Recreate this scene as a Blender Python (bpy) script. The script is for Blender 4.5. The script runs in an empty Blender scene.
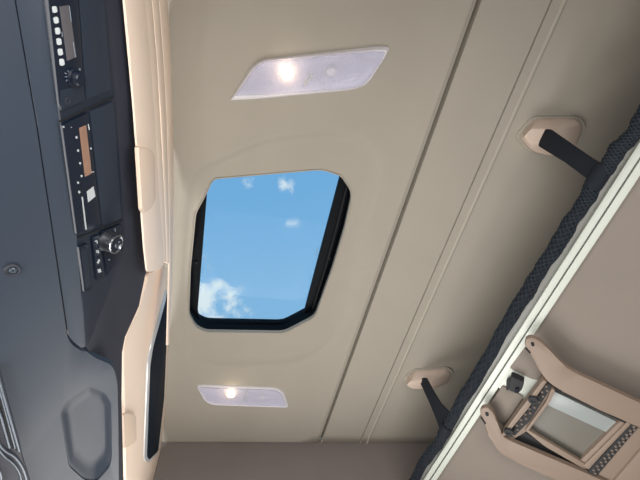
import bpy, bmesh, math, random
from mathutils import Vector, Matrix
from mathutils.geometry import delaunay_2d_cdt
random.seed(7)
S = bpy.context.scene
COL = S.collection

# ------------------------------------------------------------------ camera model
F = 470.0
Zc = Vector((-80, -321, 470)).normalized()
Yc = Vector((-192, 735, 470)); Yc = (Yc - Zc * Yc.dot(Zc)).normalized()
Xc = Yc.cross(Zc)
EYE = Vector((0, 0, 1.1))
H = 2.3            # ceiling height above the cab floor
WY0, WY1 = -0.14, 1.834
XR = 1.72

def ray(p):
    d = Vector((p[0] - 320, p[1] - 240, F))
    return Vector((d.dot(Xc), d.dot(Yc), d.dot(Zc)))

class Pl:
    """a plane of the cab; at(p, off) is where the sight line of a measured spot meets it"""
    def __init__(s, P, n):
        s.P = Vector(P); s.n = Vector(n).normalized()
        if (EYE - s.P).dot(s.n) < 0: s.n = -s.n
    def at(s, p, off=0.0):
        r = ray(p)
        return EYE + r * ((s.P + s.n * off - EYE).dot(s.n) / r.dot(s.n))
    def frame(s):
        u = Vector((0, 1, 0)); u = (u - s.n * u.dot(s.n)).normalized()
        return u, s.n.cross(u)

def from3(a, b, c): return Pl(a, (b - a).cross(c - a))
CEIL = Pl((0, 0, H), (0, 0, -1))
def Zp(z): return Pl((0, 0, z), (0, 0, -1))
def Xp(x): return Pl((x, 0, 0), (-1, 0, 0))
def Yp(y): return Pl((0, y, 0), (0, -1, 0))

# ------------------------------------------------------------------ materials
def srgb(c):
    def f(v):
        v /= 255.0
        return v / 12.92 if v <= .04045 else ((v + .055) / 1.055) ** 2.4
    return (f(c[0]), f(c[1]), f(c[2]), 1)

def mat(name, col, rough=.6, bump=0.0, scale=300, metal=0.0, vary=0.04, spec=.5, vscale=6.0, coat=0):
    m = bpy.data.materials.new(name); m.use_nodes = True
    nt = m.node_tree; b = nt.nodes['Principled BSDF']
    c = srgb(col)
    b.inputs['Roughness'].default_value = rough; b.inputs['Metallic'].default_value = metal
    b.inputs['Specular IOR Level'].default_value = spec
    b.inputs['Coat Weight'].default_value = coat
    tc = nt.nodes.new('ShaderNodeTexCoord')
    n = nt.nodes.new('ShaderNodeTexNoise'); n.inputs['Scale'].default_value = vscale; n.inputs['Detail'].default_value = 3
    nt.links.new(tc.outputs['Object'], n.inputs['Vector'])
    r = nt.nodes.new('ShaderNodeValToRGB')
    r.color_ramp.elements[0].position = .3; r.color_ramp.elements[1].position = .7
    r.color_ramp.elements[0].color = tuple(v * (1 - vary) for v in c[:3]) + (1,)
    r.color_ramp.elements[1].color = tuple(min(1, v * (1 + vary)) for v in c[:3]) + (1,)
    nt.links.new(n.outputs['Fac'], r.inputs['Fac']); nt.links.new(r.outputs['Color'], b.inputs['Base Color'])
    if bump:
        n2 = nt.nodes.new('ShaderNodeTexNoise'); n2.inputs['Scale'].default_value = scale; n2.inputs['Detail'].default_value = 4
        nt.links.new(tc.outputs['Object'], n2.inputs['Vector'])
        bp = nt.nodes.new('ShaderNodeBump'); bp.inputs['Strength'].default_value = bump; bp.inputs['Distance'].default_value = .002
        nt.links.new(n2.outputs['Fac'], bp.inputs['Height']); nt.links.new(bp.outputs['Normal'], b.inputs['Normal'])
    return m

def emit(name, col, strength):
    m = bpy.data.materials.new(name); m.use_nodes = True
    b = m.node_tree.nodes['Principled BSDF']
    b.inputs['Base Color'].default_value = srgb(col)
    b.inputs['Emission Color'].default_value = srgb(col); b.inputs['Emission Strength'].default_value = strength
    return m

def clear(name, tint, amount, rough=.05, col=(230, 232, 240), bump=0.0, scale=200):
    """see-through plastic or glass: part transparent, part glossy surface"""
    m = bpy.data.materials.new(name); m.use_nodes = True
    nt = m.node_tree; b = nt.nodes['Principled BSDF']; out = nt.nodes['Material Output']
    b.inputs['Base Color'].default_value = srgb(col); b.inputs['Roughness'].default_value = rough
    t = nt.nodes.new('ShaderNodeBsdfTransparent'); t.inputs['Color'].default_value = tint + (1,)
    mx = nt.nodes.new('ShaderNodeMixShader')
    if amount is None:
        fr = nt.nodes.new('ShaderNodeFresnel'); fr.inputs['IOR'].default_value = 1.45
        ml = nt.nodes.new('ShaderNodeMath'); ml.operation = 'MULTIPLY'; ml.inputs[1].default_value = .03   # coated glass
        nt.links.new(fr.outputs['Fac'], ml.inputs[0]); nt.links.new(ml.outputs[0], mx.inputs['Fac'])
        g = nt.nodes.new('ShaderNodeBsdfGlossy'); g.inputs['Roughness'].default_value = rough
        nt.links.new(t.outputs[0], mx.inputs[1]); nt.links.new(g.outputs[0], mx.inputs[2])
    else:
        mx.inputs['Fac'].default_value = amount
        nt.links.new(t.outputs[0], mx.inputs[1]); nt.links.new(b.outputs[0], mx.inputs[2])
    if bump:
        tc = nt.nodes.new('ShaderNodeTexCoord'); n2 = nt.nodes.new('ShaderNodeTexVoronoi'); n2.inputs['Scale'].default_value = scale
        nt.links.new(tc.outputs['Object'], n2.inputs['Vector'])
        bp = nt.nodes.new('ShaderNodeBump'); bp.inputs['Strength'].default_value = bump; bp.inputs['Distance'].default_value = .003
        nt.links.new(n2.outputs['Distance'], bp.inputs['Height']); nt.links.new(bp.outputs['Normal'], b.inputs['Normal'])
    nt.links.new(mx.outputs[0], out.inputs['Surface'])
    return m

M = {}
M['headliner'] = mat('headliner_fabric', (157, 151, 140), .95, .25, 700, vary=.02, spec=.15)
M['wall'] = mat('wall_lining', (127, 119, 116), .8, .15, 500, spec=.2)
M['floor'] = mat('floor_rubber', (60, 58, 56), .9, .3, 200)
M['beige'] = mat('locker_beige', (246, 226, 207), .5, .08, 500, vary=.015, spec=.35)
M['tan'] = mat('pod_tan', (194, 176, 162), .55, .06, 500, vary=.015, spec=.3)
M['ladder'] = mat('ladder_tan', (127, 111, 98), .5, .05, 400, vary=.02, spec=.35)
M['bunk'] = mat('bunk_board', (125, 117, 109), .85, .2, 600, vary=.02, spec=.2)
M['slate'] = mat('console_slate', (38, 48, 61), .55, .12, 900, vary=.03, spec=.4)
M['charcoal'] = mat('console_charcoal', (42, 45, 55), .6, .1, 900, spec=.35)
M['panel'] = mat('panel_navy', (28, 36, 48), .5, .08, 900, spec=.4)
M['cover'] = mat('cover_navy', (32, 40, 52), .55, .08, 900, spec=.35)
M['unit'] = mat('unit_black', (15, 24, 38), .35, 0, spec=.5)
M['gap'] = mat('gap_black', (10, 12, 16), .8)
M['seal'] = mat('hatch_black', (6, 10, 16), .6, .05, 300, spec=.1)
M['web'] = mat('webbing_navy', (20, 26, 34), .8, .5, 900, spec=.25)
M['cord'] = mat('netting_cord', (36, 43, 50), .8, .3, 900, spec=.25)
M['white'] = mat('rail_white', (190, 195, 186), .35, .03, 300, vary=.01)
M['alu'] = mat('rail_grey', (138, 138, 133), .5, .03, 300, vary=.02)
M['slot'] = mat('rail_slot', (90, 92, 90), .6)
M['chrome'] = mat('chrome', (215, 222, 230), .18, 0, metal=1.0)
M['edging'] = mat('satin_edging', (205, 210, 214), .38, 0, metal=.35)
M['barrel'] = mat('knob_steel', (120, 124, 130), .3, 0, metal=.9)
M['pull'] = mat('pull_tan', (224, 203, 183), .55, .06, 500, vary=.015, spec=.3)
M['steel'] = mat('satin_steel', (80, 88, 98), .35, 0, metal=.4)
M['mark'] = mat('white_print', (172, 178, 180), .5)
M['mark2'] = mat('grey_print', (120, 130, 142), .5)
M['key'] = emit('lit_key', (182, 188, 190), .06)
M['lcd_grey'] = mat('display_grey', (84, 82, 86), .3, vary=.12, vscale=30)
M['lcd_tan'] = mat('display_tan', (136, 106, 90), .3, vary=.12, vscale=30)
M['darkglass'] = mat('smoked_glass', (18, 28, 40), .6, 0, spec=.05)
M['grip'] = mat('grip_black', (30, 31, 34), .75, .3, 500)
M['stud'] = mat('tread_stud', (98, 88, 80), .7)
M['tray'] = mat('tray_grey', (102, 99, 92), .5, .08, 300, vary=.03, spec=.3)
M['band'] = mat('tray_band', (140, 146, 145), .35, .03, 300, vary=.03, spec=.5)
M['reflector'] = mat('lamp_reflector', (178, 178, 194), .35, .6, 120, metal=.15, vary=.06, vscale=40)
M['bezel'] = mat('lamp_bezel', (205, 202, 205), .35, .03, 300)
M['lens'] = clear('lamp_lens', (.95, .95, 1.0), .32, .2, (230, 228, 238), .5, 160)
M['glass'] = clear('hatch_glass', (.97, .99, 1.0), None, .02)
M['led'] = emit('led_warm', (255, 214, 150), 7.0)
M['led2'] = emit('led_small', (255, 232, 200), 5.0)

# ------------------------------------------------------------------ object helpers
def link(name, me, m, parent=None):
    o = bpy.data.objects.new(name, me); COL.objects.link(o)
    if m is not None: me.materials.append(m)
    if parent is not None:
        o.parent = parent
        o.matrix_parent_inverse = Matrix.Translation(-parent.location)
    return o

def fin(name, bm, m, parent=None, smooth=35):
    bmesh.ops.recalc_face_normals(bm, faces=bm.faces[:])
    for e in bm.edges:
        if len(e.link_faces) == 2:
            e.smooth = e.calc_face_angle(0) < math.radians(smooth)
    for f in bm.faces: f.smooth = True
    me = bpy.data.meshes.new(name); bm.to_mesh(me); bm.free()
    return link(name, me, m, parent)

def thing(name, label, cat, loc, group=None):
    o = bpy.data.objects.new(name, None); COL.objects.link(o); o.location = loc
    o.empty_display_size = .02
    return tag(o, label, cat, group)

def tag(o, label, cat, group=None):
    o['label'] = label; o['category'] = cat
    if group: o['group'] = group
    return o

def structure(o, label):
    o['kind'] = 'structure'; o['label'] = label
    return o

def rc(pts, r, n=5):
    """round the corners of an outline; r is one number or one per corner"""
    out = []; N = len(pts)
    for i, p in enumerate(pts):
        ri = r[i] if isinstance(r, (list, tuple)) else r
        if ri <= 0: out.append(tuple(p)); continue
        p = Vector(p[:2]); a = Vector(pts[i - 1][:2]); b = Vector(pts[(i + 1) % N][:2])
        da = min(ri, (a - p).length * .48); db = min(ri, (b - p).length * .48)
        A = p + (a - p).normalized() * da; B = p + (b - p).normalized() * db
        for k in range(n + 1):
            t = k / n
            q = A * (1 - t) ** 2 + p * 2 * t * (1 - t) + B * t * t
            out.append((q.x, q.y))
    return out

def clip(w, axis, lim, keep_less=True):
    s = 1 if keep_less else -1
    out = []
    for i, b in enumerate(w):
        a = w[i - 1]; ia = s * a[axis] <= s * lim; ib = s * b[axis] <= s * lim
        if ia != ib: out.append(a.lerp(b, (lim - a[axis]) / (b[axis] - a[axis])))
        if ib: out.append(b)
    return out

def slab(bm, outline, n, thick, bevel=0, holes=(), segs=2):
    """a solid slab: front outline (world points), thickness going away along -n, front rim rounded"""
    loops = [outline] + list(holes)
    if not holes:
        vs = [bm.verts.new(p) for p in outline]
        faces = [bm.faces.new(vs)]
    else:
        edges = []
        for lp in loops:
            vs = [bm.verts.new(p) for p in lp]
            for i in range(len(vs)): edges.append(bm.edges.new((vs[i - 1], vs[i])))
        r = bmesh.ops.triangle_fill(bm, use_beauty=True, edges=edges, normal=n)
        faces = [g for g in r['geom'] if isinstance(g, bmesh.types.BMFace)]
    fs = set(faces)
    rim = {e for f in faces for e in f.edges if sum(1 for g in e.link_faces if g in fs) == 1}
    r = bmesh.ops.extrude_face_region(bm, geom=faces, use_keep_orig=True)
    nv = [g for g in r['geom'] if isinstance(g, bmesh.types.BMVert)]
    for v in nv: v.co -= n * thick
    if bevel:
        rim = [e for e in rim if e.is_valid]
        try: bmesh.ops.bevel(bm, geom=rim, offset=bevel, segments=segs, profile=.6, affect='EDGES', clamp_overlap=True)
        except Exception: pass

def plate(name, px, pl, off, thick, m, parent=None, bevel=0, holes=(), clipy=None, clipx=None):
    bm = bmesh.new()
    w = [pl.at(p, off) for p in px]
    if clipy:
        w = clip(w, 1, clipy[1]); w = clip(w, 1, clipy[0], False)
    if clipx: w = clip(w, 0, clipx)
    hs = [[pl.at(p, off) for p in h] for h in holes]
    slab(bm, w, pl.n, thick, bevel, hs)
    return fin(name, bm, m, parent)

def tube(bm, pts, rad, n=8, cap=True, flat=None):
    rings = []; up = None
    for i, p in enumerate(pts):
        d = (pts[min(i + 1, len(pts) - 1)] - pts[max(i - 1, 0)]).normalized()
        if up is None:
            up = d.orthogonal().normalized()
        up = (up - d * up.dot(d)).normalized(); sd = d.cross(up)
        r = rad[i] if isinstance(rad, (list, tuple)) else rad
        rings.append([bm.verts.new(p + (up * math.cos(a) + sd * math.sin(a)) * r) for a in [2 * math.pi * k / n for k in range(n)]])
    for a, b in zip(rings, rings[1:]):
        for k in range(n): bm.faces.new((a[k], a[(k + 1) % n], b[(k + 1) % n], b[k]))
    if cap: bm.faces.new(rings[0][::-1]); bm.faces.new(rings[-1])

def lathe(bm, c, axis, prof, n=28, ux=None):
    """profile of (radius, height) pairs turned about axis at c"""
    axis = axis.normalized(); u = ux or axis.orthogonal().normalized(); v = axis.cross(u)
    rings = []
    for r, h in prof:
        if r < 1e-6: rings.append([bm.verts.new(c + axis * h)])
        else: rings.append([bm.verts.new(c + axis * h + (u * math.cos(a) + v * math.sin(a)) * r) for a in [2 * math.pi * k / n for k in range(n)]])
    for a, b in zip(rings, rings[1:]):
        for k in range(n):
            if len(a) == 1 and len(b) == 1: continue
            if len(a) == 1: bm.faces.new((a[0], b[(k + 1) % n], b[k]))
            elif len(b) == 1: bm.faces.new((a[k], a[(k + 1) % n], b[0]))
            else: bm.faces.new((a[k], a[(k + 1) % n], b[(k + 1) % n], b[k]))

def bx(bm, lo, hi):
    bmesh.ops.create_cube(bm, size=1, matrix=Matrix.LocRotScale((Vector(lo) + Vector(hi)) / 2, None, Vector(hi) - Vector(lo)))

def loft(bm, rings, cap_last=True, cap_first=False):
    R = [[bm.verts.new(p) for p in r] for r in rings]
    n = len(R[0])
    for a, b in zip(R, R[1:]):
        for k in range(n): bm.faces.new((a[k], a[(k + 1) % n], b[(k + 1) % n], b[k]))
    if cap_last: bm.faces.new(R[-1])
    if cap_first: bm.faces.new(R[0][::-1])

def inside(p, poly):
    c = False; n = len(poly)
    for i in range(n):
        a, b = poly[i - 1], poly[i]
        if (a[1] > p[1]) != (b[1] > p[1]) and p[0] < (b[0] - a[0]) * (p[1] - a[1]) / (b[1] - a[1]) + a[0]: c = not c
    return c
def dist_poly(p, poly):
    best = 9
    for i in range(len(poly)):
        a, b = poly[i - 1], poly[i]
        dx, dy = b[0] - a[0], b[1] - a[1]; L = dx * dx + dy * dy
        t = 0 if L == 0 else max(0, min(1, ((p[0] - a[0]) * dx + (p[1] - a[1]) * dy) / L))
        best = min(best, math.hypot(p[0] - a[0] - t * dx, p[1] - a[1] - t * dy))
    return best
def sm(t): t = max(0, min(1, t)); return t * t * (3 - 2 * t)

# ------------------------------------------------------------------ ceiling with its joints and the sunken surround of the hatch
RD = .014
HZ = Zp(H + RD)
hatch_px = rc([(213, 179), (207, 193), (196, 213), (190.5, 270), (189, 315), (196, 327), (205, 331.8), (283, 333), (290, 330),
               (315, 317), (333, 267), (345.2, 226), (352.5, 193), (341, 176), (322, 169.5)], [6, 3, 5, 0, 4, 4, 5, 6, 4, 6, 0, 0, 8, 4, 8], 4)
hatch_w = [HZ.at(p) for p in hatch_px]
hole2 = [(p.x, p.y) for p in hatch_w]
rec_px = rc([(192, 172), (262, 140), (332, 131), (364, 138), (380, 158), (378, 180), (363, 236), (343, 312), (330, 346), (298, 364), (214, 367),
             (182, 356), (178, 300), (184, 212)], 14, 4)
rec2 = [(p.x, p.y) for p in (CEIL.at(q) for q in rec_px)]
GX1 = CEIL.at((401, 219)).x
g2 = [CEIL.at(p) for p in ((559.4, 0), (471, 180), (405, 330), (362, 440))]
g3 = [CEIL.at(p) for p in ((572.5, 0), (484, 176), (414, 330), (369, 440))]
GX2 = sum(p.x for p in g2) / 4; GX3 = sum(p.x for p in g3) / 4

def lift(x, y):
    z = 0.0
    d = x - GX1
    # panel joint: the front panel rolls up softly into a deep narrow gap
    if -.024 < d <= -.006: z += .005 * sm((d + .024) / .018) ** 2
    if -.006 < d < .005: z += .005 * sm((.005 - d) / .0012) + .027 * sm((d + .006) / .0012) * sm((.005 - d) / .0012)
    d = abs(x - GX2)
    if d < .0028: z += .010 * sm((.0028 - d) / .0018)
    d = x - GX3
    if abs(d) < .007: z -= .003 * (1 - sm(abs(d) / .007))
    if -.2 < x < .56:
        dd = dist_poly((x, y), rec2)
        s = dd if inside((x, y), rec2) else -dd
        z += RD * sm((s + .006) / .028)
    return z

def build_ceiling():
    xs = set()
    x = -.16
    while x < XR: xs.add(round(x, 4)); x += .0125 if x < .5 else .04
    for g, w in ((GX1, .034), (GX2, .007), (GX3, .016)):
        st = .001 if g == GX1 else (.0005 if w < .01 else .002)
        xs = {v for v in xs if abs(v - g) > w}
        k = -w
        while k <= w: xs.add(round(g + k, 4)); k += st
    xs = sorted(xs | {-.16, XR})
    n = int((WY1 - WY0) / .0125)
    ys = [WY0 + (WY1 - WY0) * k / n for k in range(n + 1)]
    ysc = ys[::8] + ([ys[-1]] if ys[::8][-1] != ys[-1] else [])
    pts = []
    for x in xs:
        for y in (ys if x < .5 else ysc):
            if dist_poly((x, y), hole2) < .004 or inside((x, y), hole2): continue
            pts.append(Vector((x, y)))
    b = len(pts)
    pts += [Vector(p) for p in hole2]
    ed = [(b + i, b + (i + 1) % len(hole2)) for i in range(len(hole2))]
    v, e, f, *_ = delaunay_2d_cdt(pts, ed, [], 0, 1e-5)
    bm = bmesh.new()
    vs = [bm.verts.new((p.x, p.y, H + lift(p.x, p.y))) for p in v]
    for t in f:
        c = sum((v[i] for i in t), Vector((0, 0))) / len(t)
        if inside(c, hole2): continue
        try: bm.faces.new([vs[i] for i in t])
        except ValueError: pass
    # the roof skin above, so that the lining is a solid roof
    for q in list(bm.edges):
        pass
    o = fin('ceiling', bm, M['headliner'], smooth=60)
    md = o.modifiers.new('thickness', 'SOLIDIFY'); md.thickness = .02
    # thicken upwards
    md.offset = 1 if o.data.polygons[0].normal.z > 0 else -1
    return structure(o, 'beige fabric headliner with panel joints and a sunken surround for the roof hatch')
build_ceiling()

# ------------------------------------------------------------------ cab shell (unseen side windows set rearward so daylight reaches the lockers)
def wall(name, axis, pos, t, a, b, hole=None, label='', m='wall'):
    """upright wall, axis 0: x = pos, spans y a..b; axis 1: y = pos, spans x a..b; hole = (lo, hi, z0, z1)"""
    bm = bmesh.new()
    def q(lo, hi, z0, z1):
        if hi <= lo or z1 <= z0: return
        p0, p1 = min(pos, pos + t), max(pos, pos + t)
        if axis == 0: bx(bm, (p0, lo, z0), (p1, hi, z1))
        else: bx(bm, (lo, p0, z0), (hi, p1, z1))
    if hole:
        q(a, hole[0], 0, H + .02); q(hole[1], b, 0, H + .02); q(hole[0], hole[1], 0, hole[2]); q(hole[0], hole[1], hole[3], H + .02)
    else: q(a, b, 0, H + .02)
    return structure(fin(name, bm, M[m]), label)
XF = -1.0
wall('wall_passenger', 1, WY1, .05, XF, XR, (-.25, .95, .75, 1.5), 'smooth grey-brown side lining meeting the headliner')
wall('wall_driver', 1, WY0, -.05, XF, XR, (-.25, .95, .75, 1.5), 'grey-brown side lining at the driver side')
wall('wall_rear', 0, XR, .05, WY0 - .05, WY1 + .05, None, 'grey-brown rear lining behind the bunk')
wall('wall_front', 0, XF, -.05, WY0 - .05, WY1 + .05, (WY0 + .08, WY1 - .08, .9, 1.62), 'front of the cab around the windscreen')
bm = bmesh.new(); bx(bm, (XF - .05, WY0 - .05, -.05), (XR + .05, WY1 + .05, 0)); structure(fin('floor', bm, M['floor']), 'dark cab floor')
bm = bmesh.new(); bx(bm, (XF - .05, WY0 - .05, H + .02), (-.15, WY1 + .05, H + .05)); structure(fin('trim_1', bm, M['wall']), 'roof lining above the lockers')

# ------------------------------------------------------------------ roof hatch
cen = sum(hatch_w, Vector()) / len(hatch_w)
hatch = thing('roof_hatch', 'black framed glass roof hatch showing blue sky in the beige ceiling', 'roof hatch', cen)
def grow(poly, d):
    c = sum(poly, Vector()) / len(poly)
    return [p + (p - c).normalized() * d for p in poly]
def ring(bm, outer, inner, z0, z1):
    a = [Vector((p.x, p.y, z0)) for p in outer]; b = [Vector((p.x, p.y, z0)) for p in inner]
    c = [Vector((p.x, p.y, z1)) for p in inner]; d = [Vector((p.x, p.y, z1)) for p in outer]
    loft(bm, [a, b, c, d, a], False)
    bmesh.ops.remove_doubles(bm, verts=bm.verts[:], dist=1e-6)
bm = bmesh.new(); ring(bm, grow(hatch_w, .0025), grow(hatch_w, -.0005), H + RD - .0018, H + RD + .012)
fin('surround', bm, M['headliner'], hatch)['label'] = 'pale beige lip'
bm = bmesh.new(); ring(bm, grow(hatch_w, .014), grow(hatch_w, -.0005), H + RD + .0125, H + RD + .07)
fin('well', bm, M['seal'], hatch)
HB = Zp(H + RD + .045)
sky_px = rc([(209, 163), (207, 193), (197.5, 312), (199, 319), (205, 322.5), (283, 323), (289.5, 320.5), (304, 314), (340, 178), (344, 160)],
            [2, 0, 2, 4, 5, 5, 5, 3, 0, 2], 4)
hole = [HB.at(p) for p in sky_px]
bm = bmesh.new(); slab(bm, [Vector((p.x, p.y, hole[0].z)) for p in grow(hatch_w, -.001)], Vector((0, 0, -1)), .014, .002, [hole])
fin('frame', bm, M['seal'], hatch)
bm = bmesh.new()
w = [Vector((p.x, p.y, H + RD + .0595)) for p in grow(hatch_w, -.002)]
slab(bm, w, Vector((0, 0, -1)), .004)
fin('pane', bm, M['glass'], hatch)['label'] = 'clear glass pane'
# seal bead running inside the rear bar, and its small fixings
bm = bmesh.new(); tube(bm, [HB.at(p, .004) for p in ((347, 186), (337, 226), (326, 266), (311, 315))], .004, 8)
fin('seal_strip', bm, M['gap'], hatch)
for p in ((329, 258), (196.5, 262)):
    bm = bmesh.new(); lathe(bm, HB.at(p, .0), Vector((0, 0, -1)), [(.006, -.002), (.006, .004), (.004, .006), (0, .006)], 16)
    fin('fixing', bm, M['gap'], hatch)
# faint printed marking at the pane edge
bm = bmesh.new()
PANE = Zp(H + RD + .059)
for a, b in (((317.2, 248), (317.8, 248.4)), ((316.6, 250), (317.6, 250.5)), ((316.2, 252), (317, 252.3)), ((315.6, 254), (316.6, 254.6))):
    slab(bm, [PANE.at(q) for q in (a, (b[0], a[1]), (b[0], b[1] + .8), (a[0], b[1] + .8))], Vector((0, 0, -1)), .0004)
fin('marking', bm, M['mark2'], hatch)

# ------------------------------------------------------------------ ceiling lights
def lamp(px, r, led, led2, split, label):
    pl = CEIL
    w = [pl.at(p) for p in px]
    c = sum(w, Vector()) / len(w)
    t = thing('ceiling_light', label, 'ceiling light', c, 'reading lights beside the roof hatch')
    out = [CEIL.at(p, .004) for p in rc(px, r)]
    ctr = sum(out, Vector()) / len(out)
    def inset(d, off):
        res = []
        for p in out:
            v = ctr - p
            res.append(p + Vector((v.x * d, v.y * (d * 2.4), 0)) + Vector((0, 0, .004 - off)))
        return res
    bm = bmesh.new()
    loft(bm, [inset(-.015, -.004), inset(0, .004), inset(.03, .008), inset(.06, .006), inset(.062, -.001)], False)
    fin('bezel', bm, M['bezel'], t)
    bm = bmesh.new(); loft(bm, [inset(.055, .0055), inset(.06, .0035), inset(.10, .0012)], True)
    fin('reflector', bm, M['reflector'], t)
    bm = bmesh.new(); loft(bm, [inset(.045, .006), inset(.06, .0105), inset(.12, .0125)], True)
    fin('lens', bm, M['lens'], t)
    for q, sz, mm, nm in ((led, .015, 'led', 'lamp'), (led2, .012, 'led2', 'night_lamp')):
        if mm == 'led2':
            mm = 'bezel'
        bm = bmesh.new(); lathe(bm, CEIL.at(q, .004), Vector((0, 0, -1)), [(sz, 0), (sz, .003), (sz * .8, .0055), (0, .0062)], 20)
        o = fin(nm, bm, M[mm], t)
        if nm == 'lamp': o['label'] = 'glowing warm white lamp'
    bm = bmesh.new()
    a, b = [CEIL.at(q, .0125) for q in split]
    tube(bm, [a, b], .0022, 8); fin('divider', bm, M['mark'], t)
    L = bpy.data.lights.new('lamp_glow', 'POINT'); L.energy = .07; L.color = (1, .8, .55); L.shadow_soft_size = .02
    lo = bpy.data.objects.new('lamp_glow', L); COL.objects.link(lo); lo.location = CEIL.at(led, .03)
    return t
lamp([(230.5, 100), (251.6, 67), (262, 60), (378.8, 47), (389.5, 47.5), (387, 55), (368.4, 84), (354.7, 89.8), (260, 99)], [.5, 6, 6, 6, 3, 4, 8, 10, 20],
     (287.7, 73.5), (331, 71.5), ((312.5, 74.5), (304.5, 86)), 'larger lit ceiling lamp above the hatch in the photo, opposite the grey side wall')
lamp([(196, 386), (203, 385.3), (276.6, 388.2), (284, 392.3), (289, 407.6), (211.3, 405), (204, 401)], [2, 3, 6, 5, 3, 8, 5],
     (231, 394.5), (262.8, 396.5), ((247, 391.5), (244, 402)), 'smaller lit lamp in the ceiling between the hatch and the side wall')

# ------------------------------------------------------------------ front lockers
PU = from3(Zp(1.82).at((125, 0)), Zp(1.82).at((147, 270)), CEIL.at((172, 100)))
PL = from3(Zp(1.82).at((124, 351)), Zp(1.82).at((126, 480)), CEIL.at((168, 345)))
cy = (WY0 + .002, WY1 - .003)
up = thing('storage_locker', 'beige front locker with a tan pull handle, above the radio console', 'locker', PU.at((150, 130)), 'front roof lockers')
plate('door', rc([(119, -40), (141, -40), (145, 0), (151, 60), (154.5, 115), (159, 190), (163.5, 250), (164, 266), (157, 271), (147.5, 272), (145, 250), (139.5, 175), (134, 100), (129, 45), (125, 0)],
                 [0, 0, 0, 0, 0, 0, 0, 3, 3, 3, 0, 0, 0, 0, 0]), PU, .005, .003, M['beige'], up, .0025, clipy=cy)
plate('handle', rc([(138.8, 146), (145, 147), (152.5, 150), (155, 156), (155.8, 200), (153, 206), (145.5, 213), (142.5, 210)], 3), PU, .010, .006, M['pull'], up, .003)['label'] = 'tan pull handle'
def strip(name, left, right, pl, off, th, m, parent, bev=.003):
    plate(name, left + right[::-1], pl, off, th, m, parent, bev, clipy=cy)
e1 = [(140, -40), (144, 0), (150, 60), (153.5, 115), (158, 190), (162.3, 245), (163.3, 262)]
e2 = [(150, -40), (153, 0), (158, 60), (161, 115), (165, 190), (167.2, 245), (167.6, 263)]
e3 = [(157, -40), (159.5, 0), (164, 60), (167, 115), (169, 190), (169.8, 245), (169.6, 264)]
e4 = [(164, -40), (167.8, 0), (171.3, 60), (173.2, 115), (174, 190), (172.8, 250), (171.3, 300), (169.2, 345)]
cor = thing('locker_cornice', 'stepped beige moulding between the lockers and the headliner', 'moulding', PU.at((165, 130)))
strip('lower_step', e1, e2, PU, .000, .005, M['beige'], cor, .008)
strip('middle_step', e2, e3, PU, .002, .006, M['beige'], cor, .006)
strip('upper_step', e3 + [(168.8, 300), (167.5, 345)], e4, PU, .000, .004, M['beige'], cor, .002)
lo = thing('storage_locker', 'beige front locker with a chrome-edged dark glass panel, beside the side wall', 'locker', PL.at((145, 380)), 'front roof lockers')
lpx = rc([(149, 274.5), (160, 268), (166.5, 265.5), (167.6, 300), (168.3, 345), (166, 400), (160.5, 452), (156, 490), (150, 560), (128, 560), (126.3, 480), (125, 410), (123.8, 352),
          (126.6, 337.5), (140.6, 306.6)], [3, 3, 3, 0, 0, 0, 0, 0, 0, 0, 0, 0, 8, 8, 0])
plate('door', lpx, PL, .0, .008, M['beige'], lo, .005, clipy=cy)
gp = rc([(167.2, 289), (165.5, 292), (151, 346), (148, 364), (144.3, 458), (147.5, 463.5), (158.5, 452.5), (164.6, 398), (166.8, 345)], [1, 2, 5, 5, 3, 3, 3, 0, 0])
plate('chrome_edge', gp, PL, .003, .006, M['edging'], lo, .0015, clipy=cy)['label'] = 'chrome edging'
gi = rc([(167.3, 293), (166.5, 300), (153.6, 348), (150.8, 366), (147.4, 456), (149.2, 460), (158.2, 451), (164.2, 398), (166.5, 345)], [1, 2, 4, 4, 2, 2, 2, 0, 0])
plate('glass_panel', gi, PL, .0045, .004, M['darkglass'], lo, .001, clipy=cy)['label'] = 'dark glass panel'
plate('handle', rc([(123.6, 413), (136.4, 415), (136.8, 441), (125, 449)], 3), PL, .007, .008, M['pull'], lo, .003)['label'] = 'tan pull handle'

# ------------------------------------------------------------------ overhead console
th1, th2 = math.radians(65), math.radians(18)
u1 = Vector((.04, 1, 0))
P0 = Zp(1.82).at((134, 100))
P1 = Pl(P0, u1.cross(Vector((-math.cos(th1), .04 * math.cos(th1), -math.sin(th1)))))
K = P1.at((61, 125))
P2 = Pl(K, (P1.at((85.8, 347)) - P1.at((46, 0))).cross(Vector((-math.cos(th2), .04 * math.cos(th2), -math.sin(th2)))))
con = thing('overhead_console', 'dark grey overhead console carrying the radio units', 'console', P2.at((40, 250)))
plate('bezel', [(119, -40), (123.6, 0), (133, 100), (138.5, 175), (144, 250), (146.6, 271), (139.5, 306), (125.5, 337), (122.6, 352), (122, 400), (124, 500), (124, 560), (114, 560), (114, 500), (113, 400), (104, 376), (86.5, 347), (77, 225), (62, 125), (46.5, 0), (42, -40)],
      P1, 0, .006, M['charcoal'], con, .003, clipy=cy)['label'] = 'charcoal facing'
pock = rc([(88.6, 386), (105.5, 393), (111.3, 404), (112, 457.5), (109.7, 467), (95.6, 483), (84, 480), (68.5, 466), (60, 411), (66, 401)], [5, 5, 4, 5, 4, 5, 5, 5, 5, 4])
under = [(-60, -40), (12, -40), (14.5, 0), (36.5, 127), (52.5, 235), (67.5, 338), (72, 345), (81.5, 351), (86, 351), (95, 358), (111, 364.5), (115, 371), (117.5, 384), (118.3, 420),
         (119, 500), (119, 560), (-60, 560)]
plate('underside', rc(under, [0, 0, 0, 0, 0, 4, 4, 2, 2, 6, 5, 5, 4, 0, 0, 0, 0]), P2, 0, .012, M['slate'], con, .003, [pock], clipy=None)
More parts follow.
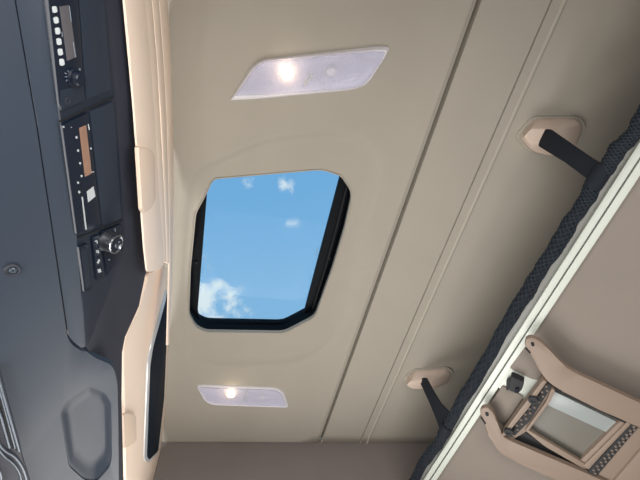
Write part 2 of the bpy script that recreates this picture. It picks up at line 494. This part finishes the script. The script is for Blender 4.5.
# moulded hollow in the underside
u2, v2 = P2.frame()
W = [P2.at(p) for p in pock]; Wc = sum(W, Vector()) / len(W)
def hollow(s, d, sh=0): return [Wc + (p - Wc) * s - P2.n * d + (P2.at((1, 0)) - P2.at((0, 0))) * sh for p in W]
bm = bmesh.new()
loft(bm, [hollow(1.02, .003), hollow(.985, .0035), hollow(.92, .0065, .5), hollow(.83, .011, 1), hollow(.74, .0145, 1.5), hollow(.64, .0155, 2)], True)
fin('moulded_hollow', bm, M['slate'], con, 50)
band = rc([(13.2, -40), (15.7, 0), (37.7, 127), (53.7, 235), (68.7, 336), (73.5, 342.5), (81.5, 348.5), (85.5, 346.5), (76, 225), (61, 125), (46, 0), (42, -40)],
          [0, 0, 0, 0, 4, 4, 3, 2, 0, 0, 0, 0])
plate('edge_band', band, P2, .002, .012, M['slate'], con, .0015)
plate('backing', [(-20, -40), (43, -40), (72, 325), (60, 338), (20, 300)], P2, -.006, .012, M['charcoal'], con)
bm = bmesh.new()
lathe(bm, P2.at((12.6, 270)), P2.n, [(.0105, -.004), (.0105, .001), (.0095, .0022), (.0065, .0008), (.0055, -.003), (0, -.003)], 24)
fin('screw_cup', bm, M['charcoal'], con)
bm = bmesh.new(); lathe(bm, P2.at((13, 270.3)), P2.n, [(.0045, -.003), (.0045, .001), (.0035, .0018), (.0015, .0018), (.0012, .0005), (0, .0005)], 18)
fin('screw', bm, M['steel'], con)['label'] = 'steel screw'
# the sunk navy panel that takes the units
plate('mounting_panel', rc([(43, -40), (46.5, 0), (61.5, 125), (76.5, 225), (85.8, 343), (88.5, 345), (93, 333), (122, 254), (124.5, 240), (123.6, 215), (115, 100), (105.5, 0), (101, -40)],
      [0, 0, 0, 0, 2, 2, 0, 6, 6, 0, 0, 0, 0]), P1, .003, .01, M['panel'], con, .0015)['label'] = 'dark navy mounting panel'
def cover(px): return plate('blank_cover', rc(px, 1.5), P1, .007, .0038, M['cover'], con, .0015)
cover([(76, -40), (79.5, 0), (87, 100), (111.5, 90), (104.8, 0), (100.5, -40)])
cover([(90.3, 111.5), (114, 101.5), (122, 218), (102.5, 225.5)])
# seams on the panel
for a, b in (((58.3, 121.8), (113.8, 97.2)), ((76.8, 238.5), (122.5, 221))):
    bm = bmesh.new(); tube(bm, [P1.at(a, .004), P1.at(b, .004)], .0012, 6); fin('seam', bm, M['gap'], con)

# ribbed pale-edged strips at the windscreen end of the console
rt = thing('ribbed_trim', 'dark ribbed trim strip with pale shiny edges at the console corner', 'trim strip', P2.at((8, 440)))
def smoothline(pts, k=6):
    out = []
    for i in range(len(pts) - 1):
        p0 = Vector(pts[max(i - 1, 0)]); p1 = Vector(pts[i]); p2 = Vector(pts[i + 1]); p3 = Vector(pts[min(i + 2, len(pts) - 1)])
        for j in range(k):
            t = j / k
            out.append(.5 * ((2 * p1) + (p2 - p0) * t + (2 * p0 - 5 * p1 + 4 * p2 - p3) * t * t + (3 * p1 - p0 - 3 * p2 + p3) * t ** 3))
    out.append(Vector(pts[-1])); return out
plate('base', rc([(-8, 366), (0, 372), (21, 450), (22, 456), (31, 485), (31, 500), (-8, 500)], 2), P2, .004, .006, M['charcoal'], rt, .002)
for pts, r, mm in (([(-4, 366), (0, 381), (10, 417), (19.5, 451)], .0022, 'steel'), ([(-4, 378), (0, 391), (8, 421), (15.2, 448)], .0016, 'steel'),
                   ([(-4, 404), (1.3, 417), (5.5, 432), (9.8, 447.5)], .002, 'steel'),
                   ([(-4, 437), (0, 445), (6, 451), (13.5, 455.5), (20, 463), (24.5, 472), (28, 486)], .0024, 'steel'),
                   ([(-4, 444), (0, 451), (6, 457.5), (12, 462), (17, 468), (20.5, 476), (23, 490)], .0018, 'steel')):
    bm = bmesh.new(); tube(bm, [P2.at(q, .006) for q in smoothline(pts)], r, 8); fin('rib', bm, M[mm], rt)
for pts in ([(-4, 371), (0, 386), (9, 418), (17.4, 450)], [(-4, 392), (1, 404), (7, 426), (12.5, 448)]):
    bm = bmesh.new(); tube(bm, [P2.at(q, .0045) for q in smoothline(pts)], .0022, 8); fin('groove', bm, M['gap'], rt)
bm = bmesh.new(); slab(bm, [P2.at(q, .008) for q in rc([(-6, 468), (1, 472), (3, 484), (-6, 484)], 2)], P2.n, .006, .002); fin('end_cap', bm, M['steel'], rt)

# ------------------------------------------------------------------ units in the console
def marks(name, quads, off, m, parent, pl=P1):
    bm = bmesh.new()
    for q in quads: slab(bm, [pl.at(p, off) for p in q], pl.n, .0006)
    return fin(name, bm, m, parent)
def dot(c, r): return [(c[0] + r * math.cos(a), c[1] + 1.25 * r * math.sin(a)) for a in [k * math.pi / 4 for k in range(8)]]
def bar(a, b, w):
    d = Vector((b[0] - a[0], b[1] - a[1])).normalized(); nn = Vector((-d.y, d.x)) * w / 2
    return [(a[0] + nn.x, a[1] + nn.y), (b[0] + nn.x, b[1] + nn.y), (b[0] - nn.x, b[1] - nn.y), (a[0] - nn.x, a[1] - nn.y)]

rad = thing('radio', 'black radio with six pale keys, a grey display and a round knob', 'radio', P1.at((66, 50)), 'console units')
plate('housing', rc([(44.5, -30), (48.2, 0), (60, 104), (62, 111.5), (85.6, 101), (84.6, 92), (78.3, 0), (75, -30)], [0, 0, 0, 2, 2, 0, 0, 0]), P1, .0072, .004, M['unit'], rad, .0012)
plate('display', [(59.8, 6.8), (69.3, 5.2), (76.8, 57), (67.6, 61)], P1, .0082, .003, M['lcd_grey'], rad, .0005)['label'] = 'grey display'
for c in ((55.3, 9.7), (56.8, 20.4), (58.3, 31.2), (59.7, 41.8), (61, 52.2), (62.5, 62.4)):
    plate('key', rc([(c[0] - 2.7, c[1] - 3), (c[0] + 1.7, c[1] - 3.8), (c[0] + 2.7, c[1] + 2.9), (c[0] - 1.7, c[1] + 3.8)], 1.8), P1, .0085, .004, M['key'], rad, .001)['label'] = 'pale lit key'
marks('marking', [bar((69.4, 6), (71.4, 22), .7), bar((73.2, 42), (75.5, 57), .8), dot((75.4, 56.5), .8), bar((62, 32), (62.6, 37), .6), dot((79.8, 69.5), .8)], .0084, M['mark2'], rad)
kc = P1.at((73.6, 77.5), .007)
bm = bmesh.new(); lathe(bm, kc, P1.n, [(.0115, -.001), (.0115, .002), (.0095, .003), (.0085, .010), (.0075, .0112), (0, .0112)], 26)
knob = fin('knob', bm, M['unit'], rad)
for q in (bar((64.8, 73), (66.8, 74), .6), bar((65, 77), (67.3, 77), .7), bar((66.2, 81.3), (68, 79.7), .6), bar((69.3, 84.5), (70.2, 82.3), .6), bar((68, 70.5), (69.2, 73), .6)):
    marks('dial_mark', [q], .0084, M['mark2'], rad)
plate('front_strip', [(60.2, 90.5), (83.4, 83.5), (85, 100.3), (61.6, 110.5)], P1, .0078, .004, M['panel'], rad, .0006)
bm = bmesh.new(); lathe(bm, P1.at((67, 100.7), .007), P1.n, [(.0042, -.001), (.0042, .001), (.003, .0014), (.0024, -.0005), (0, -.0005)], 18)
fin('jack', bm, M['charcoal'], rad)

tac = thing('tachograph', 'black tachograph with a tan display, paper slot and white sticker', 'tachograph', P1.at((82, 180)), 'console units')
plate('housing', rc([(62.4, 124.9), (88.4, 112.5), (101.2, 224.6), (77.2, 235.2)], 2), P1, .0078, .0035, M['unit'], tac, .0012)
plate('display', [(79.4, 128), (86.4, 125.2), (92, 173.4), (85.2, 177)], P1, .0085, .003, M['lcd_tan'], tac, .0005)['label'] = 'tan display'
marks('marking', [dot((63.8, 127), .8), dot((76.6, 137.4), 1.05), dot((78.2, 150.6), 1), dot((80.2, 163.3), 1), dot((81.7, 176), 1), dot((78.2, 182.7), 1), dot((79.3, 192.2), 1.1),
                  bar((88.4, 124), (89.4, 130), .9), dot((91, 148.5), .8), bar((91, 172.5), (94, 171.8), .8), dot((71.5, 127.5), .4)], .0082, M['mark'], tac)
plate('sticker', [(86.8, 191.6), (93.6, 186.4), (95.5, 196.5), (88.2, 202.4)], P1, .0082, .001, M['mark'], tac)['label'] = 'white sticker'
marks('paper_slot', [bar((82.3, 197), (86.2, 229.5), 1.3)], .0084, M['mark'], tac)['label'] = 'white paper edge in the slot'
marks('drawer_seam', [bar((80.4, 184), (84.8, 232), .5), bar((84.3, 188.5), (94.8, 184), .5)], .0079, M['gap'], tac)

def kslot(name, label, px, grp=None):
    t = thing(name, label, 'switch', P1.at(px[0]), grp)
    plate('housing', rc(px, 1.5), P1, .0072, .004, M['unit'], t, .001)
    return t
s1 = kslot('switch_blank', 'plain dark switch blank below the tachograph, beside the icon switches', [(79, 247), (88.2, 243.3), (93, 289), (84.8, 293)], 'console switches')
plate('insert', rc([(81, 250), (87, 247.5), (91.3, 286), (86, 289)], 1), P1, .0075, .004, M['panel'], s1, .001)
s2 = kslot('icon_switch', 'narrow column of four dark keys with white icons beside the silver knob', [(92.2, 238), (99.4, 234.5), (104.6, 276.5), (97, 281)], 'console switches')
for i, c in enumerate(((96.6, 242.2), (97.7, 251.8), (98.7, 261.6), (99.6, 270.8))):
    k = plate('key', rc([(c[0] - 3.2, c[1] - 3), (c[0] + 2.4, c[1] - 5), (c[0] + 3.4, c[1] + 2.6), (c[0] - 2.4, c[1] + 5)], 1), P1, .0078, .004, M['panel'], s2, .0008)
    q = [[bar((c[0] - 1.4, c[1] - .5), (c[0] + .4, c[1] - 1.6), .9), bar((c[0] + .4, c[1] - 1.6), (c[0] + 1, c[1] + 1.2), .9)],
         [bar((c[0] - 1.4, c[1] - .3), (c[0] + .4, c[1] - 1.5), .9), bar((c[0] + .4, c[1] - 1.5), (c[0] + 1.2, c[1] + 1.4), .9), bar((c[0] - 1.2, c[1] + 1), (c[0] + .4, c[1] + .6), .8)],
         [bar((c[0] - 1, c[1] + 1.8), (c[0] + .9, c[1] - 2), 1.6)],
         [bar((c[0] - 1.5, c[1] + .4), (c[0] + 1.5, c[1] - .4), 3.2)]][i]
    marks('icon', q, .0084, M['mark'], k)
kn = kslot('rotary_knob', 'silver rimmed rotary knob below the tachograph', [(101.5, 232), (121.5, 224), (122.6, 252), (107.5, 277)], 'console switches')
kn['category'] = 'knob'
a0 = P1.at((105.5, 240.5), .0065)
bm = bmesh.new(); lathe(bm, a0, P1.n, [(.0165, -.001), (.0165, .002), (.0158, .0035), (.0148, .0165), (.015, .018)], 36); lathe
fin('barrel', bm, M['barrel'], kn)
bm = bmesh.new(); lathe(bm, a0, P1.n, [(.0152, .0155), (.0157, .018), (.0152, .0203), (.0134, .0203), (.0128, .018)], 36)
fin('rim', bm, M['chrome'], kn)['label'] = 'bright chrome rim'
bm = bmesh.new(); lathe(bm, a0, P1.n, [(.0130, .013), (.0130, .0183), (0, .0187)], 30)
fin('cap', bm, M['unit'], kn)
kf = Pl(a0 + P1.n * .0192, P1.n)
marks('icon', [bar((115.2, 247), (116.2, 244.2), .8), dot((119.2, 242.2), .7), dot((116, 246.6), .6)], 0, M['mark2'], kn, kf)
for q in (bar((115, 228.5), (115.4, 231.5), .6), dot((109.2, 259.8), .7)): marks('dial_mark', [q], .008, M['mark2'], kn)

# ------------------------------------------------------------------ strap anchors on the ceiling
A1px = rc([(518, 135), (534, 117.5), (577, 117), (583, 126), (575, 146), (556, 156), (530, 151)], [6, 5, 6, 6, 8, 8, 8], 4)
A1w = [CEIL.at(p) for p in A1px]
A1c = Vector((CEIL.at((549, 135)).x, CEIL.at((549, 135)).y, H))
APK = Zp(H - .045).at((541.5, 137)); SX1 = APK.x; SX2 = A2X = Zp(H - .045).at((422.5, 380)).x
def anchor(c, label):
    t = thing('strap_anchor', label, 'strap anchor', c, 'strap anchors on the headliner')
    base = [p - A1c for p in A1w]; mid = sum(base, Vector()) / len(base)
    def rg(s, z, sh=(0, 0)): return [c + mid + (p - mid) * s + Vector((sh[0], sh[1], -z)) for p in base]
    bm = bmesh.new(); loft(bm, [rg(1.10, -.004), rg(1.10, .004), rg(1.07, .007), rg(.9, .007)], True); fin('flange', bm, M['headliner'], t)
    pk = APK - A1c
    def tg(s_, z, k):
        return [c + (mid + (p - mid) * s_) * (1 - k) + (Vector((pk.x, pk.y, 0)) + (p - mid) * s_) * k + Vector((0, 0, -z)) for p in base]
    bm = bmesh.new()
    loft(bm, [tg(.98, .003, 0), tg(.975, .009, .02), tg(.93, .016, .12), tg(.50, .041, .93), tg(.43, .044, 1.0), tg(.36, .045, 1.0)], True)
    fin('cover', bm, M['tan'], t, 22)
    return t
A2c = Vector((CEIL.at((427.5, 377)).x, CEIL.at((427.5, 377)).y, H))
anchor(A1c, 'tan strap anchor holding a wide flat dark strap, farther from the grey side wall')
anchor(A2c, 'tan strap anchor on the headliner close to the side wall with a twisted strap')

# ------------------------------------------------------------------ bunk safety net
NX = SX1 + .012
net = thing('safety_net', 'bundled dark safety net stretched along the bunk rail and hung from two straps', 'net', Xp(NX).at((521, 300)))
ctr = smoothline([(690, 40), (664, 84), (640, 124), (617, 152), (597, 181), (577, 213), (549, 257), (521, 301), (481, 369), (441, 438), (418, 472), (385, 530)], 8)
line = [Xp(NX).at(p) for p in ctr]
line = [p for p in line if WY0 + .01 < p.y < WY1 - .01]
for i, p in enumerate(line): p.z += .002 * math.sin(i * 1.7); p.x += .0025 * math.sin(i * .7 + 1)
rads = [.0160 + .0018 * math.sin(i * .6) + .0008 * random.uniform(-1, 1) for i in range(len(line))]
bm = bmesh.new(); tube(bm, line, rads, 14); fin('net_bundle', bm, M['web'], net)
# knotted mesh wound round the bundle, both ways
def along(s):
    k = s * (len(line) - 1); i = min(int(k), len(line) - 2); t = k - i
    return line[i].lerp(line[i + 1], t), rads[i] * (1 - t) + rads[i + 1] * t
bm = bmesh.new()
for sgn in (-1, 1):
    for k in range(7):
        pts = []
        for j in range(300):
            s = j / 299; p, r = along(s)
            a = sgn * s * 80 + k * 2 * math.pi / 7
            pts.append(p + Vector((math.cos(a), 0, math.sin(a))) * (r + .0015))
        tube(bm, pts, .0016, 4)
fin('mesh_cord', bm, M['cord'], net)
edge = [p + Vector((.006, 0, -.012)) for p in line]
bm = bmesh.new(); tube(bm, edge, .006, 10); fin('border_webbing', bm, M['web'], net)
plate('strap', rc([(543, 129.5), (550, 129), (580, 150), (602.5, 165), (600, 176), (590.5, 181.5), (565, 162.5), (538, 146)], [2, 2, 0, 3, 3, 3, 0, 2]), Xp(SX1), 0, .004, M['web'], net, .001)
plate('strap', rc([(418, 378.5), (426, 377.5), (431, 387), (440, 402.5), (448.5, 411.5), (452, 416), (440, 430), (434, 414), (428, 400)], [2, 2, 0, 0, 2, 4, 3, 0, 0]), Xp(SX2), 0, .004, M['web'], net, .001)
for p, a in (((598, 178), .06), ((446, 430), .06)):
    q = Xp(NX).at(p); i = min(range(len(line)), key=lambda k: (line[k] - q).length)
    d = (line[min(i + 1, len(line) - 1)] - line[i - 1]).normalized(); c = line[i]
    bm = bmesh.new()
    rr = [.0195, .0215, .022, .0215, .0195]
    tube(bm, [c + d * a * (t - .5) for t in (0, .15, .5, .85, 1)], rr, 18); fin('strap_loop', bm, M['web'], net)

# ------------------------------------------------------------------ upper bunk seen from below
sl = math.radians(32)
PB = Pl(Xp(NX + .075).at((621, 180)), Vector((-math.sin(sl), 0, -math.cos(sl))))
def ln(a, b): return lambda y: (a[0] + (b[0] - a[0]) * (y - a[1]) / (b[1] - a[1]), y)
L0 = ln((604, 180), (423, 470)); L1 = ln((615.5, 180), (430, 470)); L2 = ln((625.3, 180), (436, 470)); L3 = ln((627.2, 180), (437.3, 470)); L4 = ln((637.5, 180), (443.5, 470))
bunk = thing('upper_bunk', 'underside of the upper bunk with a white front rail', 'bunk', PB.at((600, 260)))
def railp(name, a, b, off, th, m, bev):
    return plate(name, [a(-60), b(-60), b(620), a(620)], PB, off, th, m, bunk, bev, clipy=cy)
railp('rail_flange', L0, L1, .006, .03, M['alu'], .004)['label'] = 'grey aluminium flange'
railp('front_rail', L1, L2, .020, .0138, M['white'], .003)['label'] = 'white front rail'
railp('rail_slot', L2, L3, .008, .03, M['slot'], 0)
railp('inner_rail', L3, L4, .016, .0158, M['white'], .003)['label'] = 'white inner rail'
LA = ln((635, 180), (441, 470))
plate('underside', [LA(-120), (1000, -120), (1000, 620), LA(620)], PB, 0, .03, M['bunk'], bunk, .0, clipy=cy, clipx=XR - .01)
# white cross bracket and beige pads between the ladder sides
plate('cross_bracket', rc([(497, 386), (511, 364), (545, 382), (560, 391), (540, 404), (505, 394)], 2), PB, .012, .02, M['white'], bunk, .002)['label'] = 'white cross bracket'
plate('pad', rc([(509.5, 368), (527.5, 344), (545, 366), (544, 381.5), (531, 379)], 2), PB, .018, .02, M['bunk'], bunk, .003)
plate('pad', rc([(491, 403), (502.5, 386), (524, 397), (505, 424), (498, 420)], 2), PB, .018, .02, M['bunk'], bunk, .003)

cat = thing('ladder_catch', 'small black catch on the white bracket under the bunk', 'catch', PB.at((518, 386), .02))
plate('base_plate', rc([(506.5, 379), (512, 376.5), (512, 389), (506, 391)], 2), PB, .0225, .0035, M['grip'], cat, .002)
plate('catch_block', rc([(511, 376.5), (524.5, 382.5), (522, 390.5), (517.5, 394), (508.5, 390.5), (510, 384)], 2.5), PB, .045, .025, M['grip'], cat, .005)
plate('striker', rc([(515, 389), (519, 388.5), (518.5, 393.5), (514.5, 393)], 1), PB, .0505, .012, M['web'], cat, .001)

# ------------------------------------------------------------------ bunk ladder stowed under the bunk
lad = thing('bunk_ladder', 'tan folding ladder with ribbed black treads stowed under the upper bunk', 'ladder', PB.at((570, 420), .05))
def lp(name, px, off, th, m, r=2, bev=.003, parent=None): return plate(name, rc(px, r) if r else px, PB, off, th, m, parent or lad, bev)
arm1 = lp('side_rail', [(524, 346), (526, 338.5), (532, 337.5), (540, 341), (550, 350.5), (559, 360.5), (571, 371), (640, 403), (760, 457), (760, 480), (640, 428), (600, 411), (553.5, 387), (543.5, 378), (533, 358)],
          .06, .016, M['ladder'], [3, 3, 3, 4, 6, 8, 10, 0, 0, 0, 0, 0, 10, 8, 4], .006)
arm2 = lp('side_rail', [(479.5, 413), (481, 408.5), (487, 407), (494, 413), (499, 427), (503.5, 438), (521, 445.5), (583, 472), (640, 497), (700, 523), (700, 548), (620, 512), (540, 473), (510, 459.5), (498, 452), (489, 437)],
          .06, .016, M['ladder'], [3, 3, 3, 4, 6, 8, 8, 0, 0, 0, 0, 0, 8, 8, 6, 4], .006)
for p, arm, q in (((532.6, 344.6), arm1, ((525.3, 347.8), (530.3, 353.3))), ((487, 414.4), arm2, ((480.8, 417), (485.5, 424)))):
    o = plate('pivot', rc([(p[0] - 2.3, p[1] - 2), (p[0] + 1, p[1] - 2.4), (p[0] + 2.2, p[1] + 1.6), (p[0] - .8, p[1] + 2.2)], 1.5), PB, .0615, .004, M['gap'], lad, .0008)  # black disc gives the dark of the hole in the rail end
    o['label'] = 'pivot hole drawn as a black disc'
    marks('slot', [bar(q[0], q[1], 1.5)], .0612, M['gap'], lad, PB)
# first step
st = lp('step', [(545, 380.5), (551, 383), (554.5, 390), (549, 402), (529, 430), (513, 440), (503, 437), (501.5, 434)], .045, .02, M['ladder'], 2, .003)
lp('edge', [(543, 380.5), (547, 381.5), (527, 410), (506, 435.5), (501, 436.5), (519, 411)], .062, .03, M['ladder'], 1.5, .002, st)
lp('tread', [(547.2, 382.8), (552.5, 386), (530, 421), (513, 437.5), (507, 434.5), (528, 410)], .05, .01, M['grip'], 1, .001, st)
def studs(a0, a1, b0, b1, n, off, parent, m='gap'):
    bm = bmesh.new()
    for i in range(n):
        t = (i + .5) / n
        for s in (.25, .75):
            tt = t + (.25 / n if s > .5 else -.25 / n)
            p = Vector(a0).lerp(Vector(a1), tt).lerp(Vector(b0).lerp(Vector(b1), tt), s)
            lathe(bm, PB.at(p, off), PB.n, [(.0045, -.001), (.0042, .003), (.0025, .004), (0, .004)], 8)
    return fin('tread_stud', bm, M[m], parent)
studs((546, 384), (508, 434), (552, 387), (514, 437), 9, .05, st, 'stud')
lp('inner_lip', [(552, 388.5), (555.5, 391), (549.5, 403), (528, 431.5), (525.5, 430.5), (546, 402)], .058, .02, M['ladder'], 1.5, .002, st)
# second step, partly out of the frame
st2 = lp('step', [(634, 421), (662, 434), (612, 482), (585, 468)], .05, .02, M['ladder'], 2, .003)
lp('tread', [(632, 423.5), (639, 426.5), (597, 476), (588, 472)], .056, .01, M['grip'], 1, .001, st2)
studs((634, 425), (589.5, 472), (638, 427), (596, 474.5), 12, .056, st2, 'stud')
lp('step', [(652, 437), (700, 458), (660, 510), (609, 487)], .062, .02, M['ladder'], 2, .004)
# shallow tray between the treads
tray = lp('tray', [(549.5, 391), (555, 388), (629, 422.5), (590, 468.5), (525.5, 432), (530, 424)], .030, .014, M['tray'], 2, .002)
tray['label'] = 'grey tray between the steps'
lp('band', [(550.5, 396), (553.5, 391), (620, 423.5), (611, 434.5), (545, 404)], .034, .008, M['band'], 1, .001, tray)['label'] = 'pale grey band'
lp('tray_edge', [(628, 421.5), (632, 423.5), (588, 469.5), (583.5, 466)], .054, .012, M['ladder'], 1.5, .002, tray)
lp('tray_wall', [(620, 421.5), (628, 422), (584, 466), (580, 461)], .046, .02, M['ladder'], 1, .002, tray)
lp('tray_edge', [(525, 430.5), (528, 430), (585, 464), (587, 469), (583, 468.5), (545, 446.5)], .05, .012, M['ladder'], 1, .002, tray)
lp('tray_edge', [(554, 384.5), (557, 387), (636, 424), (633, 427), (556, 391)], .05, .03, M['gap'], 1, .001, tray)  # black strip standing in for the shadow under the side rail
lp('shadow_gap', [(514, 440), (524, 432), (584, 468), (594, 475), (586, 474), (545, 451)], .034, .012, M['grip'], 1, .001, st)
for p in ((533.5, 399), (509, 431)):
    bm = bmesh.new(); lathe(bm, PB.at(p, .06), PB.n, [(.015, -.002), (.015, .007), (.013, .009), (.007, .009), (.0055, .006), (0, .006)], 20)
    fin('bolt', bm, M['grip'], lad)['label'] = 'black bolt'

# ------------------------------------------------------------------ daylight, sky and camera
def area(name, loc, size, direction, energy, col):
    L = bpy.data.lights.new(name, 'AREA'); L.shape = 'RECTANGLE'; L.size, L.size_y = size; L.energy = energy; L.color = col
    o = bpy.data.objects.new(name, L); COL.objects.link(o); o.location = loc
    o.rotation_euler = Vector(direction).to_track_quat('-Z', 'Y').to_euler()
    return o
ym = (WY0 + WY1) / 2
area('windscreen_daylight', (XF + .02, ym, 1.25), (1.8, .7), (1, 0, .35), 23, (1, .985, .97))
area('passenger_window_daylight', (.35, WY1 - .01, 1.12), (1.15, .7), (0, -1, .45), 22, (1, .975, .94))
area('driver_window_daylight', (.35, WY0 + .01, 1.12), (1.15, .7), (0, 1, .3), 19, (1, .98, .96))

w = bpy.data.worlds.new('sky'); S.world = w; w.use_nodes = True
nt = w.node_tree; bg = nt.nodes['Background']
tc = nt.nodes.new('ShaderNodeTexCoord')
def node(t, **k):
    n = nt.nodes.new(t)
    for a, b in k.items(): setattr(n, a, b)
    return n
nz = node('ShaderNodeTexNoise'); nz.inputs['Scale'].default_value = 20; nz.inputs['Detail'].default_value = 9; nz.inputs['Roughness'].default_value = .62
nt.links.new(tc.outputs['Generated'], nz.inputs['Vector'])
acc = None
def cloud(px, rad, amp):
    """a cloud standing at this bearing: patch of the noise field around one direction"""
    global acc
    d = ray(px).normalized()
    v = node('ShaderNodeVectorMath', operation='DISTANCE'); nt.links.new(tc.outputs['Generated'], v.inputs[0]); v.inputs[1].default_value = d
    mr = node('ShaderNodeMapRange'); mr.interpolation_type = 'SMOOTHSTEP'
    mr.inputs['From Min'].default_value = 0; mr.inputs['From Max'].default_value = rad; mr.inputs['To Min'].default_value = amp; mr.inputs['To Max'].default_value = 0
    nt.links.new(v.outputs['Value'], mr.inputs['Value'])
    if acc is None: acc = mr.outputs['Result']
    else:
        a = node('ShaderNodeMath', operation='MAXIMUM'); nt.links.new(acc, a.inputs[0]); nt.links.new(mr.outputs['Result'], a.inputs[1]); acc = a.outputs[0]
cloud((198, 294), .115, .86); cloud((230, 303), .07, .66); cloud((212, 322), .09, .6); cloud((286, 182), .055, .42); cloud((294, 222), .045, .38); cloud((246, 184), .03, .36)
cloud((420, 560), .5, .5); cloud((-200, 100), .6, .5); cloud((150, 700), .6, .5)
ad = node('ShaderNodeMath', operation='MULTIPLY_ADD'); nt.links.new(nz.outputs['Fac'], ad.inputs[0]); ad.inputs[1].default_value = 2.0; nt.links.new(acc, ad.inputs[2])
mr = node('ShaderNodeMapRange'); mr.interpolation_type = 'SMOOTHSTEP'; mr.inputs['From Min'].default_value = 1.32; mr.inputs['From Max'].default_value = 1.85
nt.links.new(ad.outputs[0], mr.inputs['Value'])
sep = node('ShaderNodeSeparateXYZ'); nt.links.new(tc.outputs['Generated'], sep.inputs[0])
gr = node('ShaderNodeMapRange'); gr.inputs['From Min'].default_value = .55; gr.inputs['From Max'].default_value = 1.0
nt.links.new(sep.outputs['Z'], gr.inputs['Value'])
cr = node('ShaderNodeValToRGB')
cr.color_ramp.elements[0].color = srgb((150, 196, 228)); cr.color_ramp.elements[1].color = srgb((100, 165, 217))
nt.links.new(gr.outputs['Result'], cr.inputs['Fac'])
mx = node('ShaderNodeMixRGB'); nt.links.new(mr.outputs['Result'], mx.inputs['Fac']); nt.links.new(cr.outputs['Color'], mx.inputs['Color1']); mx.inputs['Color2'].default_value = srgb((222, 235, 240))
gm = node('ShaderNodeMapRange'); gm.inputs['From Min'].default_value = -.05; gm.inputs['From Max'].default_value = .05; nt.links.new(sep.outputs['Z'], gm.inputs['Value'])
mg = node('ShaderNodeMixRGB'); nt.links.new(gm.outputs['Result'], mg.inputs['Fac']); mg.inputs['Color1'].default_value = srgb((170, 160, 148)); nt.links.new(mx.outputs['Color'], mg.inputs['Color2'])
nt.links.new(mg.outputs['Color'], bg.inputs['Color']); bg.inputs['Strength'].default_value = 1.0

cd = bpy.data.cameras.new('camera'); co = bpy.data.objects.new('camera', cd); COL.objects.link(co)
cd.sensor_width = 36; cd.sensor_fit = 'HORIZONTAL'; cd.lens = 36 * F / 640; cd.clip_start = .01
# rows: cab axes of the camera's right, up and back
right = Vector((Xc.x, Yc.x, Zc.x)); down = Vector((Xc.y, Yc.y, Zc.y)); fwd = Vector((Xc.z, Yc.z, Zc.z))
R = Matrix((right, -down, -fwd)).transposed()
co.matrix_world = Matrix.Translation(EYE) @ R.to_4x4()
S.camera = co
S.view_settings.view_transform = 'Standard'; S.view_settings.look = 'None'; S.view_settings.gamma = 1; S.view_settings.use_curve_mapping = False
S.view_settings.exposure = 0
S.cycles.use_denoising = True
